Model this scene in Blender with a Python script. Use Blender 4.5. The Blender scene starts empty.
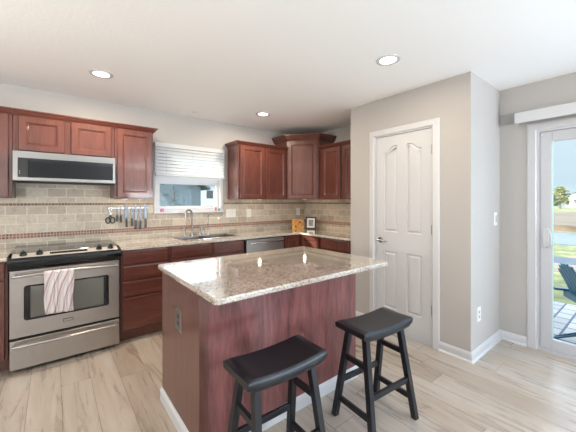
import bpy, bmesh, math, random
from mathutils import Vector, Matrix
random.seed(7)
SC = bpy.context.scene
COL = SC.collection
R = math.radians

# ------------------------------------------------------------------ camera
cd = bpy.data.cameras.new('camera'); cam = bpy.data.objects.new('camera', cd); COL.objects.link(cam)
cam.location = (0.272, -3.76, 1.349); cam.rotation_euler = (R(90), 0, R(51.842 - 90))
cd.sensor_width = 36; cd.lens = 295.64 / 576 * 36
cd.shift_x = 0.00458; cd.shift_y = -0.02566; cd.clip_start = 0.05; cd.clip_end = 500
SC.camera = cam
# ------------------------------------------------------------------ view
SC.view_settings.view_transform = 'Standard'; SC.view_settings.look = 'None'
SC.view_settings.exposure = 0.12; SC.view_settings.gamma = 1.0; SC.view_settings.use_curve_mapping = False
SC.cycles.use_denoising = True
SC.cycles.max_bounces = 10; SC.cycles.diffuse_bounces = 5; SC.cycles.glossy_bounces = 5
SC.cycles.transparent_max_bounces = 12; SC.cycles.sample_clamp_indirect = 6
SC.cycles.caustics_reflective = False; SC.cycles.caustics_refractive = False
# ------------------------------------------------------------------ sky (brighter towards the zenith and the sun)
SUN_TO = Vector((-1.6, 1.0, 0.72)).normalized()
wd = bpy.data.worlds.new('sky'); SC.world = wd; wd.use_nodes = True
nt = wd.node_tree; nt.nodes.clear()
def N(t, ty, **kw):
    n = t.nodes.new(ty)
    for k, v in kw.items():
        if k == 'ins':
            for a, b in v.items(): n.inputs[a].default_value = b
        else: setattr(n, k, v)
    return n
tc = N(nt, 'ShaderNodeTexCoord'); sx = N(nt, 'ShaderNodeSeparateXYZ'); nt.links.new(tc.outputs['Generated'], sx.inputs[0])
rmp = N(nt, 'ShaderNodeValToRGB'); nt.links.new(sx.outputs[2], rmp.inputs[0])
cr = rmp.color_ramp; cr.elements[0].position = 0.0; cr.elements[0].color = (.62, .76, .88, 1)
cr.elements[1].position = 1.0; cr.elements[1].color = (.74, .88, 1.12, 1)
e = cr.elements.new(.14); e.color = (.62, .74, .84, 1)
e = cr.elements.new(.25); e.color = (.76, .90, 1.12, 1)
st = N(nt, 'ShaderNodeValToRGB'); nt.links.new(sx.outputs[2], st.inputs[0])   # strength by height / 4
se = st.color_ramp.elements
for _ in range(3): se.new(.5)
for e, (p_, v_) in zip(se, ((0, .98), (.15, 1.1), (.20, 3.2), (.42, 3.9), (1, 1.6))): e.position = p_; e.color = (v_ / 4,) * 3 + (1,)
st4 = N(nt, 'ShaderNodeMath', operation='MULTIPLY', ins={1: 4.0}); nt.links.new(st.outputs[0], st4.inputs[0]); st = st4
bg = N(nt, 'ShaderNodeBackground'); nt.links.new(rmp.outputs[0], bg.inputs[0]); nt.links.new(st.outputs[0], bg.inputs[1])
vm = N(nt, 'ShaderNodeVectorMath', operation='DOT_PRODUCT'); nt.links.new(tc.outputs['Generated'], vm.inputs[0]); vm.inputs[1].default_value = SUN_TO
pw = N(nt, 'ShaderNodeMath', operation='POWER'); mx = N(nt, 'ShaderNodeMath', operation='MAXIMUM', ins={1: 0.0})
nt.links.new(vm.outputs['Value'], mx.inputs[0]); nt.links.new(mx.outputs[0], pw.inputs[0]); pw.inputs[1].default_value = 5
ml = N(nt, 'ShaderNodeMath', operation='MULTIPLY', ins={1: 3.0}); nt.links.new(pw.outputs[0], ml.inputs[0])
bg2 = N(nt, 'ShaderNodeBackground', ins={0: (1, .95, .86, 1)}); nt.links.new(ml.outputs[0], bg2.inputs[1])
ad = N(nt, 'ShaderNodeAddShader'); nt.links.new(bg.outputs[0], ad.inputs[0]); nt.links.new(bg2.outputs[0], ad.inputs[1])
wo = N(nt, 'ShaderNodeOutputWorld'); nt.links.new(ad.outputs[0], wo.inputs[0])
# ------------------------------------------------------------------ sun and added fill lamps behind and beside the viewer
def light(name, typ, loc, energy, color=(1, 1, 1), d=None, **kw):
    l = bpy.data.lights.new(name, typ); l.energy = energy; l.color = color
    for k, v in kw.items(): setattr(l, k, v)
    o = bpy.data.objects.new(name, l); COL.objects.link(o); o.location = loc
    if d is not None: o.rotation_euler = Vector(d).to_track_quat('-Z', 'Y').to_euler()
    return o
light('sun', 'SUN', (-8, 8, 8), 8.0, (1, .93, .82), -SUN_TO, angle=R(.6))
light('rear_fill', 'AREA', (-1.55, -7.38, 1.45), 135, (.96, .98, 1), (0, 1, 2.6), shape='RECTANGLE', size=1.3, size_y=1.5)  # unseen fill pair tilted at the ceiling, added to brighten the room
light('rear_fill', 'AREA', (2.85, -7.38, 1.45), 135, (.96, .98, 1), (0, 1, 2.6), shape='RECTANGLE', size=1.3, size_y=1.5)
light('left_fill', 'AREA', (-2.28, -2.3, 1.45), 85, (1, .93, .84), (1, 0, 2.4), shape='RECTANGLE', size=1.5, size_y=1.6)  # added warm fill for the left side, out of view
light('right_fill', 'AREA', (3.70, -6.2, 1.15), 165, (.60, .80, 1), (-1, .25, 1.0), shape='RECTANGLE', size=1.5, size_y=1.9)  # added bluish fill for the right wall and floor, out of view

# ------------------------------------------------------------------ materials
def principled(name, col=(.8, .8, .8), rough=.5, metal=0, coat=0, ior=1.45, **extra):
    m = bpy.data.materials.new(name); m.use_nodes = True; t = m.node_tree
    p = t.nodes['Principled BSDF']
    p.inputs['Base Color'].default_value = (*col, 1); p.inputs['Roughness'].default_value = rough
    p.inputs['Metallic'].default_value = metal; p.inputs['Coat Weight'].default_value = coat
    p.inputs['IOR'].default_value = ior; p.inputs['Coat Roughness'].default_value = .12
    for k, v in extra.items(): p.inputs[k.replace('_', ' ')].default_value = v
    return m, t, p
def coords(t, scale=(1, 1, 1), kind='Object', loc=(0, 0, 0)):
    c = N(t, 'ShaderNodeTexCoord'); mp = N(t, 'ShaderNodeMapping'); mp.inputs['Scale'].default_value = scale
    mp.inputs['Location'].default_value = loc
    t.links.new(c.outputs[kind], mp.inputs[0]); return mp.outputs[0]
def noise(t, v, scale, detail=3, rough=.5, dist=0):
    n = N(t, 'ShaderNodeTexNoise'); n.inputs['Scale'].default_value = scale; n.inputs['Detail'].default_value = detail
    n.inputs['Roughness'].default_value = rough; n.inputs['Distortion'].default_value = dist
    t.links.new(v, n.inputs['Vector']); return n.outputs['Fac']
def ramp(t, f, stops, interp='LINEAR'):
    r = N(t, 'ShaderNodeValToRGB'); r.color_ramp.interpolation = interp; t.links.new(f, r.inputs[0])
    el = r.color_ramp.elements
    while len(el) < len(stops): el.new(.5)
    for e, (p, c) in zip(el, stops): e.position = p; e.color = (*c, 1)
    return r.outputs[0]
def mix(t, f, a, b, mode='MIX'):
    n = N(t, 'ShaderNodeMix', data_type='RGBA', blend_type=mode)
    for sock, v in ((0, f), (6, a), (7, b)):
        if isinstance(v, (int, float)): n.inputs[sock].default_value = v
        elif isinstance(v, tuple): n.inputs[sock].default_value = (*v, 1)
        else: t.links.new(v, n.inputs[sock])
    return n.outputs[2]
def bump(t, p, h, s=.2, d=.01):
    b = N(t, 'ShaderNodeBump'); b.inputs['Strength'].default_value = s; b.inputs['Distance'].default_value = d
    t.links.new(h, b.inputs['Height']); t.links.new(b.outputs[0], p.inputs['Normal'])
def math_(t, op, a, b=None):
    n = N(t, 'ShaderNodeMath', operation=op)
    for i, v in enumerate((a, b)):
        if v is None: continue
        if isinstance(v, (int, float)): n.inputs[i].default_value = v
        else: t.links.new(v, n.inputs[i])
    return n.outputs[0]
M = {}
def simple(k, *a, **kw): M[k] = principled(k, *a, **kw)[0]
def wood(k, dark, light_, scale, rough=.3, coat=.3, big=1.6):
    m, t, p = principled(k, light_, rough, coat=coat)
    v = coords(t, scale)
    f = noise(t, v, 1.0, 4, .6, 1.2); g = noise(t, v, big * 5, 3, .7, .3)
    c = ramp(t, f, [(.36, dark), (.62, light_)])
    c2 = ramp(t, g, [(.35, tuple(x * .72 for x in dark)), (.65, light_)])
    p.inputs['Coat Roughness'].default_value = .06
    t.links.new(mix(t, .4, c, c2), p.inputs['Base Color']); M[k] = m
wood('cherry', (.080, .023, .016), (.150, .046, .032), (9, 9, .9), .3, .5)
wood('cherry_across', (.080, .023, .016), (.150, .046, .032), (.9, 9, 9), .3, .5)
wood('cherry_island', (.095, .028, .028), (.27, .095, .088), (6, 6, .7), .3, .25, 2.2)
wood('cherry_side', (.095, .036, .027), (.165, .066, .050), (10, 10, .8), .32, .3)
wood('black_wood', (.004, .004, .006), (.009, .009, .013), (8, 8, 8), .38, .05)
simple('dark_gap', (.012, .008, .007), .7)
simple('white_paint', (.62, .62, .635), .35, coat=.1)
simple('white_gloss', (.64, .64, .655), .25)
simple('plate_white', (.80, .79, .76), .35)
simple('plate_cream', (.84, .82, .77), .35)
simple('chrome', (.62, .60, .58), .2, 1)
simple('grey_steel', (.31, .295, .28), .3, 1)
simple('faucet_steel', (.34, .32, .30), .28, 1)
simple('pale_steel', (.80, .76, .70), .35, .6)
simple('vinyl_shaded', (.53, .53, .56), .35)  # white frame greyed, its backlit shade is put into the colour
simple('siding_cream', (.85, .80, .77), .7)
simple('glass_edge_tint', (.50, .76, .74), .3)  # bright teal fringe of the glass edge, painted onto thin strips
simple('blade_steel', (.17, .175, .19), .35, 1)
simple('black_plastic', (.012, .012, .013), .3)
simple('black_glass', (.005, .006, .008), .04, coat=.15)
simple('oven_glass', (.10, .10, .085), .05, coat=1.0, ior=1.7)
simple('slot', (.02, .02, .02), .6)
simple('pink', (.75, .22, .36), .6)
simple('teal_item', (.05, .4, .3), .5); simple('red_item', (.6, .05, .04), .5)
simple('chair_blue', (.06, .15, .21), .5)
simple('siding_white', (.55, .55, .57), .7)
simple('leaf', (.03, .09, .07), .6)
def _brushed():
    m, t, p = principled('steel', (.43, .405, .385), .27, 1)
    v = coords(t, (2, 2, 160)); f = noise(t, v, 1, 2); t.links.new(ramp(t, f, [(.3, (.29,) * 3), (.7, (.34,) * 3)]), p.inputs['Roughness'])
    M['steel'] = m
_brushed()
def emit(k, col, s):
    m = bpy.data.materials.new(k); m.use_nodes = True; t = m.node_tree; t.nodes.clear()
    e = N(t, 'ShaderNodeEmission', ins={0: (*col, 1), 1: s}); o = N(t, 'ShaderNodeOutputMaterial'); t.links.new(e.outputs[0], o.inputs[0]); M[k] = m
emit('lamp_glow', (1, .96, .9), 4.0); emit('led', (.9, .95, 1), 1.0)
def _paint(k, col, sc=60, s=.12, d=.002, r=.6):
    m, t, p = principled(k, col, r); v = coords(t); bump(t, p, noise(t, v, sc, 3), s, d); M[k] = m
_paint('wall_paint', (.48, .455, .435)); _paint('ceiling_paint', (.93, .93, .93), 45, .3, .004, .8)
def _granite(k, base, spot, dark):
    m, t, p = principled(k, base, .10, coat=1.0, ior=1.5); p.inputs['Coat Roughness'].default_value = .03; p.inputs['Coat IOR'].default_value = 1.7
    v = coords(t)
    a = noise(t, v, 55, 4, .65, .2); b = noise(t, v, 95, 3, .6); c = noise(t, v, 160, 2, .5); g = noise(t, v, 8, 2)
    col = ramp(t, a, [(.36, spot), (.47, base), (.60, tuple(min(1, x * 1.25) for x in base))])
    col = mix(t, ramp(t, b, [(.60, (0, 0, 0)), (.66, (1, 1, 1))]), col, dark)
    col = mix(t, ramp(t, c, [(.60, (0, 0, 0)), (.68, (.8, .8, .8))]), col, (.75, .72, .68))
    col = mix(t, ramp(t, g, [(.4, (0, 0, 0)), (.7, (.3, .3, .3))]), col, spot)
    t.links.new(col, p.inputs['Base Color']); M[k] = m
_granite('granite', (.56, .50, .43), (.32, .24, .18), (.10, .08, .07))
_granite('granite_island', (.44, .385, .325), (.22, .165, .13), (.04, .034, .03))
def _tiles(k, axes, bw, bh, c1, c2, mortar, msize, zoff, mottled=True, off=.5):
    m, t, p = principled(k, c1, .45)
    c = N(t, 'ShaderNodeTexCoord'); s = N(t, 'ShaderNodeSeparateXYZ'); t.links.new(c.outputs['Object'], s.inputs[0])
    cb = N(t, 'ShaderNodeCombineXYZ'); t.links.new(s.outputs[axes], cb.inputs[0])
    t.links.new(math_(t, 'ADD', s.outputs[2], -zoff), cb.inputs[1])
    b = N(t, 'ShaderNodeTexBrick', offset=off, squash=1.0)
    for kk, vv in (('Scale', 1.0), ('Brick Width', bw), ('Row Height', bh), ('Mortar Size', msize), ('Mortar Smooth', .2), ('Bias', 0.0)): b.inputs[kk].default_value = vv
    b.inputs['Color1'].default_value = (*c1, 1); b.inputs['Color2'].default_value = (*c2, 1); b.inputs['Mortar'].default_value = (*mortar, 1)
    t.links.new(cb.outputs[0], b.inputs['Vector'])
    col = b.outputs['Color']
    if mottled:
        v = coords(t); f = noise(t, v, 26, 4, .65, .6)
        col = mix(t, .55, col, ramp(t, f, [(.3, (.62, .55, .47)), (.5, (.9, .87, .82)), (.75, (1, 1, 1))]), 'MULTIPLY')
    t.links.new(col, p.inputs['Base Color'])
    inv = math_(t, 'SUBTRACT', 1.0, b.outputs['Fac']); bump(t, p, inv, .5, .002); M[k] = m
for ax, nm in ((0, 'x'), (1, 'y')):
    _tiles('tile_' + nm, ax, .152, .0865, (.66, .585, .49), (.46, .39, .315), (.72, .66, .56), .0045, 1.045)
    _tiles('mosaic_' + nm, ax, .025, .025, (.36, .15, .09), (.18, .08, .055), (.46, .37, .30), .004, .995, False, 0)
    _tiles('dark_mosaic_' + nm, ax, .026, .026, (.16, .09, .055), (.27, .17, .11), (.45, .38, .30), .0025, 1.305, False, 0)
def _floor():
    m, t, p = principled('floor_planks', (.5, .4, .3), .30); p.inputs['IOR'].default_value = 1.5
    c = N(t, 'ShaderNodeTexCoord'); s = N(t, 'ShaderNodeSeparateXYZ'); t.links.new(c.outputs['Object'], s.inputs[0])
    xs = math_(t, 'DIVIDE', math_(t, 'ADD', s.outputs[0], 9 * .1805 + .0425 ), .1805)
    row = math_(t, 'FLOOR', xs); fx = math_(t, 'FRACT', xs)
    wn = N(t, 'ShaderNodeTexWhiteNoise', noise_dimensions='1D'); t.links.new(row, wn.inputs['W'])
    ys = math_(t, 'ADD', math_(t, 'DIVIDE', s.outputs[1], 1.21), math_(t, 'MULTIPLY', wn.outputs['Value'], 5.0))
    pl = math_(t, 'FLOOR', ys); fy = math_(t, 'FRACT', ys)
    cb = N(t, 'ShaderNodeCombineXYZ'); t.links.new(row, cb.inputs[0]); t.links.new(pl, cb.inputs[1])
    w2 = N(t, 'ShaderNodeTexWhiteNoise', noise_dimensions='2D'); t.links.new(cb.outputs[0], w2.inputs['Vector'])
    # grain coordinates, shifted per plank
    of = N(t, 'ShaderNodeVectorMath', operation='SCALE'); t.links.new(w2.outputs['Color'], of.inputs[0]); of.inputs['Scale'].default_value = 30
    av = N(t, 'ShaderNodeVectorMath', operation='ADD'); t.links.new(c.outputs['Object'], av.inputs[0]); t.links.new(of.outputs[0], av.inputs[1])
    mp = N(t, 'ShaderNodeMapping'); mp.inputs['Scale'].default_value = (14, 1.3, 1); t.links.new(av.outputs[0], mp.inputs[0])
    g1 = noise(t, mp.outputs[0], 1.0, 5, .6, .8)
    mp2 = N(t, 'ShaderNodeMapping'); mp2.inputs['Scale'].default_value = (75, 3.2, 1); t.links.new(av.outputs[0], mp2.inputs[0])
    g2 = noise(t, mp2.outputs[0], 1.0, 3, .6, .5)
    col = ramp(t, g1, [(.28, (.33, .265, .21)), (.5, (.45, .38, .315)), (.72, (.52, .465, .41))])
    tint = ramp(t, w2.outputs['Value'], [(0, (.80, .76, .72)), (.5, (1, 1, 1)), (1, (1.0, 1.03, 1.08))])
    col = mix(t, 1.0, col, tint, 'MULTIPLY')
    col = mix(t, ramp(t, g2, [(.62, (0, 0, 0)), (.74, (.85, .85, .85))]), col, (.19, .135, .10))
    sm1 = math_(t, 'LESS_THAN', math_(t, 'MINIMUM', fx, math_(t, 'SUBTRACT', 1.0, fx)), .013)
    sm2 = math_(t, 'LESS_THAN', math_(t, 'MINIMUM', fy, math_(t, 'SUBTRACT', 1.0, fy)), .0018)
    seam = math_(t, 'MAXIMUM', sm1, sm2)
    col = mix(t, math_(t, 'MULTIPLY', seam, .6), col, (.13, .09, .065))
    t.links.new(col, p.inputs['Base Color'])
    h = math_(t, 'SUBTRACT', math_(t, 'MULTIPLY', g1, .25), seam); bump(t, p, h, .25, .002)
    t.links.new(ramp(t, g1, [(.3, (.24,) * 3), (.7, (.36,) * 3)]), p.inputs['Roughness']); M['floor_planks'] = m
_floor()
def _glass():
    m = bpy.data.materials.new('window_glass'); m.use_nodes = True; t = m.node_tree; t.nodes.clear()
    tr = N(t, 'ShaderNodeBsdfTransparent', ins={0: (.95, .98, .97, 1)}); gl = N(t, 'ShaderNodeBsdfGlossy', ins={'Roughness': .01})
    lw = N(t, 'ShaderNodeLayerWeight', ins={0: .5}); pf = math_(t, 'MULTIPLY', math_(t, 'POWER', lw.outputs['Facing'], 4.0), .35); fr = N(t, 'ShaderNodeMath', operation='ADD', ins={1: .004}); t.links.new(pf, fr.inputs[0]); mxs = N(t, 'ShaderNodeMixShader'); o = N(t, 'ShaderNodeOutputMaterial')
    t.links.new(fr.outputs[0], mxs.inputs[0]); t.links.new(tr.outputs[0], mxs.inputs[1]); t.links.new(gl.outputs[0], mxs.inputs[2]); t.links.new(mxs.outputs[0], o.inputs[0])
    M['window_glass'] = m
_glass()
def _blind():
    m, t, p = principled('blind_slat', (.84, .85, .87), .4)
    tl = N(t, 'ShaderNodeBsdfTranslucent', ins={0: (.85, .86, .9, 1)}); mxs = N(t, 'ShaderNodeMixShader', ins={0: .15}); o = t.nodes['Material Output']
    t.links.new(p.outputs[0], mxs.inputs[1]); t.links.new(tl.outputs[0], mxs.inputs[2]); t.links.new(mxs.outputs[0], o.inputs[0]); M['blind_slat'] = m
_blind()
def _towel():
    m, t, p = principled('towel_cloth', (.8, .7, .68), .9)
    c = N(t, 'ShaderNodeTexCoord'); s = N(t, 'ShaderNodeSeparateXYZ'); t.links.new(c.outputs['Object'], s.inputs[0])
    nz = noise(t, coords(t), 6, 2)
    u = math_(t, 'ADD', math_(t, 'MULTIPLY', s.outputs[0], 20.0), math_(t, 'ADD', math_(t, 'MULTIPLY', s.outputs[2], -5.5), math_(t, 'MULTIPLY', nz, .8)))
    f = math_(t, 'FRACT', u)
    col = ramp(t, f, [(0, (.74, .67, .65)), (.28, (.72, .66, .65)), (.36, (.45, .31, .31)), (.55, (.50, .37, .37)), (.62, (.72, .67, .67)), (.78, (.50, .47, .52)), (.92, (.72, .67, .67))])
    t.links.new(col, p.inputs['Base Color']); M['towel_cloth'] = m
_towel()
def _noisy(k, stops, sc, rough=.9, scale=(1, 1, 1)):
    m, t, p = principled(k, stops[0][1], rough); t.links.new(ramp(t, noise(t, coords(t, scale), sc, 5, .65), stops), p.inputs['Base Color']); M[k] = m
_noisy('grass', [(.3, (.10, .115, .045)), (.5, (.20, .21, .085)), (.65, (.34, .30, .16))], 2.5)
_noisy('dry_bank', [(.3, (.10, .07, .05)), (.5, (.20, .15, .105)), (.7, (.17, .16, .09))], 1.2, scale=(1, .3, 1))
_noisy('path', [(.3, (.075, .10, .13)), (.7, (.12, .14, .17))], 4)  # mottled blue-grey for the band across the lawn
_noisy('sandy_edge', [(.3, (.20, .16, .12)), (.7, (.30, .25, .19))], 3)
_noisy('foliage', [(.35, (.03, .07, .06)), (.5, (.13, .15, .05)), (.65, (.36, .30, .10))], 1.6)
_noisy('bark', [(.3, (.10, .07, .05)), (.7, (.2, .15, .1))], 6)
_noisy('siding_blue', [(.35, (.15, .175, .185)), (.65, (.24, .27, .285))], 14, scale=(.3, .3, 6))
_noisy('roof_shingle', [(.35, (.12, .17, .20)), (.65, (.24, .30, .33))], 20)
_noisy('print_orange', [(.40, (.75, .30, .04)), (.55, (.85, .50, .12)), (.62, (.75, .62, .5))], 22)
_noisy('print_grey', [(.4, (.22, .20, .19)), (.6, (.4, .37, .35))], 30)
def _water():
    m, t, p = principled('pond_water', (.12, .16, .18), .22); bump(t, p, noise(t, coords(t, (1, .4, 1)), 3, 3), .3, .05); M['pond_water'] = m
_water()
def _paver():
    m, t, p = principled('pavers', (.6, .6, .6), .8)
    b = N(t, 'ShaderNodeTexBrick', offset=.5)
    for kk, vv in (('Scale', 1.0), ('Brick Width', .24), ('Row Height', .16), ('Mortar Size', .012)): b.inputs[kk].default_value = vv
    b.inputs['Color1'].default_value = (.50, .47, .44, 1); b.inputs['Color2'].default_value = (.36, .34, .32, 1); b.inputs['Mortar'].default_value = (.10, .12, .15, 1)
    t.links.new(coords(t), b.inputs['Vector']); t.links.new(b.outputs[0], p.inputs['Base Color']); M['pavers'] = m
_paver()

# ------------------------------------------------------------------ mesh helpers
class MB:
    def __init__(s): s.b = bmesh.new()
    def box(s, x0, x1, y0, y1, z0, z1, bev=0, seg=1, mat=None):
        r = bmesh.ops.create_cube(s.b, size=1.0); vs = r['verts']
        for v in vs: v.co = Vector(((x0 + x1) / 2 + v.co.x * (x1 - x0), (y0 + y1) / 2 + v.co.y * (y1 - y0), (z0 + z1) / 2 + v.co.z * (z1 - z0)))
        if mat is not None:
            for v in vs: v.co = mat @ v.co
        if bev:
            es = {e for v in vs for e in v.link_edges}
            bmesh.ops.bevel(s.b, geom=list(es), offset=bev, segments=seg, affect='EDGES', profile=.5, clamp_overlap=True)
        return s
    def face(s, pts):
        try: return s.b.faces.new([s.b.verts.new(p) for p in pts])
        except ValueError: return None
    def loft(s, rings, cap0=True, cap1=True, closed=True):
        vr = [[s.b.verts.new(p) for p in r] for r in rings]
        n = len(vr[0])
        for a, b in zip(vr, vr[1:]):
            for i in range(n if closed else n - 1):
                j = (i + 1) % n
                s.b.faces.new((a[i], a[j], b[j], b[i]))
        if cap0 and closed: s.b.faces.new(vr[0][::-1])
        if cap1 and closed: s.b.faces.new(vr[-1])
        return s
    def prism(s, poly, o, u, v, w, d, bev=0):
        """polygon (a,b) in the u,v plane at o, thickened by d along w"""
        o, u, v, w = map(Vector, (o, u, v, w))
        r0 = [o + u * a + v * b for a, b in poly]; r1 = [p + w * d for p in r0]
        n0 = len(s.b.edges); s.loft([r0, r1])
        if bev:
            s.b.edges.ensure_lookup_table(); es = [e for e in s.b.edges][n0:]
            bmesh.ops.bevel(s.b, geom=es, offset=bev, segments=2, affect='EDGES', clamp_overlap=True)
        return s
    def tube(s, pts, r, n=10, cap=True):
        pts = [Vector(p) for p in pts]; rr = r if isinstance(r, (list, tuple)) else [r] * len(pts)
        rings = []; up = None
        for i, p in enumerate(pts):
            t = (pts[min(i + 1, len(pts) - 1)] - pts[max(i - 1, 0)]).normalized()
            if up is None: up = Vector((0, 0, 1)) if abs(t.z) < .9 else Vector((1, 0, 0))
            a = t.cross(up).normalized(); b = a.cross(t).normalized(); up = b
            rings.append([p + (a * math.cos(2 * math.pi * k / n) + b * math.sin(2 * math.pi * k / n)) * rr[i] for k in range(n)])
        return s.loft(rings, cap, cap)
    def lathe(s, prof, c=(0, 0, 0), axis='Z', n=24, mat=None):
        rings = []
        for r, h in prof:
            ring = []
            for k in range(n):
                a = 2 * math.pi * k / n; x, y = max(r, 1e-4) * math.cos(a), max(r, 1e-4) * math.sin(a)
                p = Vector((x, y, h)) if axis == 'Z' else (Vector((x, h, y)) if axis == 'Y' else Vector((h, x, y)))
                p = p + Vector(c)
                ring.append(mat @ p if mat is not None else p)
            rings.append(ring)
        return s.loft(rings)
    def rect(s, o, u, w, W, H, prof):
        """rectangular panel built from inset rings; prof = [(inset, height)]"""
        o, u, w = Vector(o), Vector(u).normalized(), Vector(w).normalized(); z = Vector((0, 0, 1))
        rings = []
        for i, d in prof:
            rings.append([o + u * a + z * b + w * d for a, b in ((i, i), (W - i, i), (W - i, H - i), (i, H - i))])
        return s.loft(rings)
    def sweep(s, prof, path, z0=0):
        """closed profile [(out, z)] swept along a plan path; out is to the right of travel"""
        pts = [Vector((*p, 0)) for p in path]; rings = []
        ns = []
        for a, b in zip(pts, pts[1:]):
            t = (b - a).normalized(); ns.append(Vector((t.y, -t.x, 0)))
        for i, p in enumerate(pts):
            if i == 0: n = ns[0]
            elif i == len(pts) - 1: n = ns[-1]
            else: n = (ns[i - 1] + ns[i]) / (1 + ns[i - 1].dot(ns[i]))
            rings.append([p + n * o + Vector((0, 0, z0 + z)) for o, z in prof])
        return s.loft(rings)
def rounded(x0, x1, y0, y1, r, n=6):
    pts = []
    for cx_, cy_, a0 in ((x1 - r, y1 - r, 0), (x0 + r, y1 - r, 90), (x0 + r, y0 + r, 180), (x1 - r, y0 + r, 270)):
        for k in range(n + 1):
            a = R(a0 + 90 * k / n); pts.append((cx_ + r * math.cos(a), cy_ + r * math.sin(a)))
    return pts
def off(poly, d):
    n = len(poly); out = []
    for i in range(n):
        a, b, c = Vector(poly[i - 1]), Vector(poly[i]), Vector(poly[(i + 1) % n])
        t1 = (b - a).normalized(); t2 = (c - b).normalized()
        n1 = Vector((-t1.y, t1.x)); n2 = Vector((-t2.y, t2.x))
        m = (n1 + n2) / max(.3, 1 + n1.dot(n2)); out.append(tuple(b + m * d))
    return out
def obj(name, mb, mat, parent=None, smooth=False, local=False, bevel=0):
    me = bpy.data.meshes.new(name); b = mb.b
    bmesh.ops.recalc_face_normals(b, faces=b.faces)
    if parent is not None and not local:
        o_ = parent.location.copy(); q = parent
        while q.parent is not None: q = q.parent; o_ += q.location
        bmesh.ops.translate(b, verts=b.verts, vec=-o_)
    b.to_mesh(me); b.free(); me.materials.append(M[mat])
    o = bpy.data.objects.new(name, me); COL.objects.link(o); o.parent = parent
    if smooth:
        for f in me.polygons: f.use_smooth = True
        try: me.set_sharp_from_angle(angle=R(38))
        except Exception: pass
    if bevel:
        md = o.modifiers.new('bevel', 'BEVEL'); md.width = bevel; md.segments = 2; md.limit_method = 'ANGLE'
    return o
def tag(o, label, cat, group=None, kind=None):
    o['label'] = label; o['category'] = cat
    if group: o['group'] = group
    if kind: o['kind'] = kind
    return o
def thing(name, loc, label, cat, group=None, rz=0):
    o = bpy.data.objects.new(name, None); COL.objects.link(o); o.location = loc; o.rotation_euler = (0, 0, rz); o.empty_display_size = .1
    return tag(o, label, cat, group)
def struct(name, mb, mat, label=None, **kw):
    o = obj(name, mb, mat, **kw)
    if o.parent is None:
        o['kind'] = 'structure'
        if label: o['label'] = label; o['category'] = name.split('_')[0]
    return o
def copy_tree(o, parent=None):
    c = o.copy(); COL.objects.link(c); c.parent = parent
    for ch in list(o.children): copy_tree(ch, c)
    return c
DOORP = [(0, 0), (0, .016), (.003, .019), (.050, .019), (.054, .014), (.058, .014), (.066, .007), (.070, .009)]
SLABP = [(0, 0), (0, .014), (.004, .018), (.008, .019)]

# ================================================================== SETTING
CE = 2.438; XR = 3.64; XP = 3.025; YP0 = -1.5; YP1 = -2.772; XS = 3.742; XL = -2.4; YF = -7.5
struct('floor', MB().box(XL, XS + .14, YF, .15, -.12, 0), 'floor_planks', 'pale oak plank floor with dark grain streaks')
struct('ceiling', MB().box(XL - .12, XS + .14, YF - .12, .15, CE, CE + .2), 'ceiling_paint', 'white lightly textured ceiling')
WX0, WX1, WZ0, WZ1 = 1.225, 2.122, 1.212, 2.050
b = MB(); b.box(XL, WX0, 0, .15, 0, CE).box(WX1, XS, 0, .15, 0, CE).box(WX0, WX1, 0, .15, 0, WZ0).box(WX0, WX1, 0, .15, WZ1, CE)
struct('wall_back', b, 'wall_paint', 'greige wall behind the range and sink')
struct('wall_right', MB().box(XR, XS + .14, YP0, 0, 0, CE), 'wall_paint', 'greige wall right of the kitchen corner')
PD0, PD1, PDZ = -2.458, -1.825, 2.046
b = MB(); b.box(XP, XP + .11, YP1, PD0, 0, CE).box(XP, XP + .11, PD1, YP0 - .0, 0, CE).box(XP, XP + .11, PD0, PD1, PDZ, CE)
b.box(XP + .11, XR, YP0 - .11, YP0, 0, CE)
struct('wall_pantry', b, 'wall_paint', 'greige wall holding the white pantry door')
struct('wall_side', MB().box(XP + .11, XS + .14, YP1, YP1 + .11, 0, CE), 'wall_paint', 'short pale wall between pantry and sliding door')
SY0, SY1, SZ = -3.055, -4.90, 1.995
b = MB(); b.box(XS, XS + .14, SY0, YP1, 0, CE).box(XS, XS + .14, -5.4, SY1, 0, CE).box(XS, XS + .14, YF, -7.1, 0, CE).box(XS, XS + .14, -7.1, -5.4, 2.15, CE).box(XS, XS + .14, -7.1, -5.4, 0, .1).box(XS, XS + .14, SY1, SY0, SZ, CE)
struct('wall_slider', b, 'wall_paint', 'greige wall holding the sliding glass door')
b = MB(); b.box(XL - .12, XL, YF, -3.1, 0, CE).box(XL - .12, XL, -1.5, .15, 0, CE).box(XL - .12, XL, -3.1, -1.5, 0, .6).box(XL - .12, XL, -3.1, -1.5, 2.3, CE)
struct('wall_left', b, 'wall_paint', 'greige wall behind and left of the viewer')
b = MB()
for x0, x1 in ((XL, -2.25), (-.85, 2.15), (3.55, XS + .14)): b.box(x0, x1, YF - .12, YF, 0, CE)
for x0, x1 in ((-2.25, -.85), (2.15, 3.55)): b.box(x0, x1, YF - .12, YF, 0, .65).box(x0, x1, YF - .12, YF, 2.25, CE)
struct('wall_front', b, 'wall_paint', 'greige wall behind the viewer with two added windows')
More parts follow.
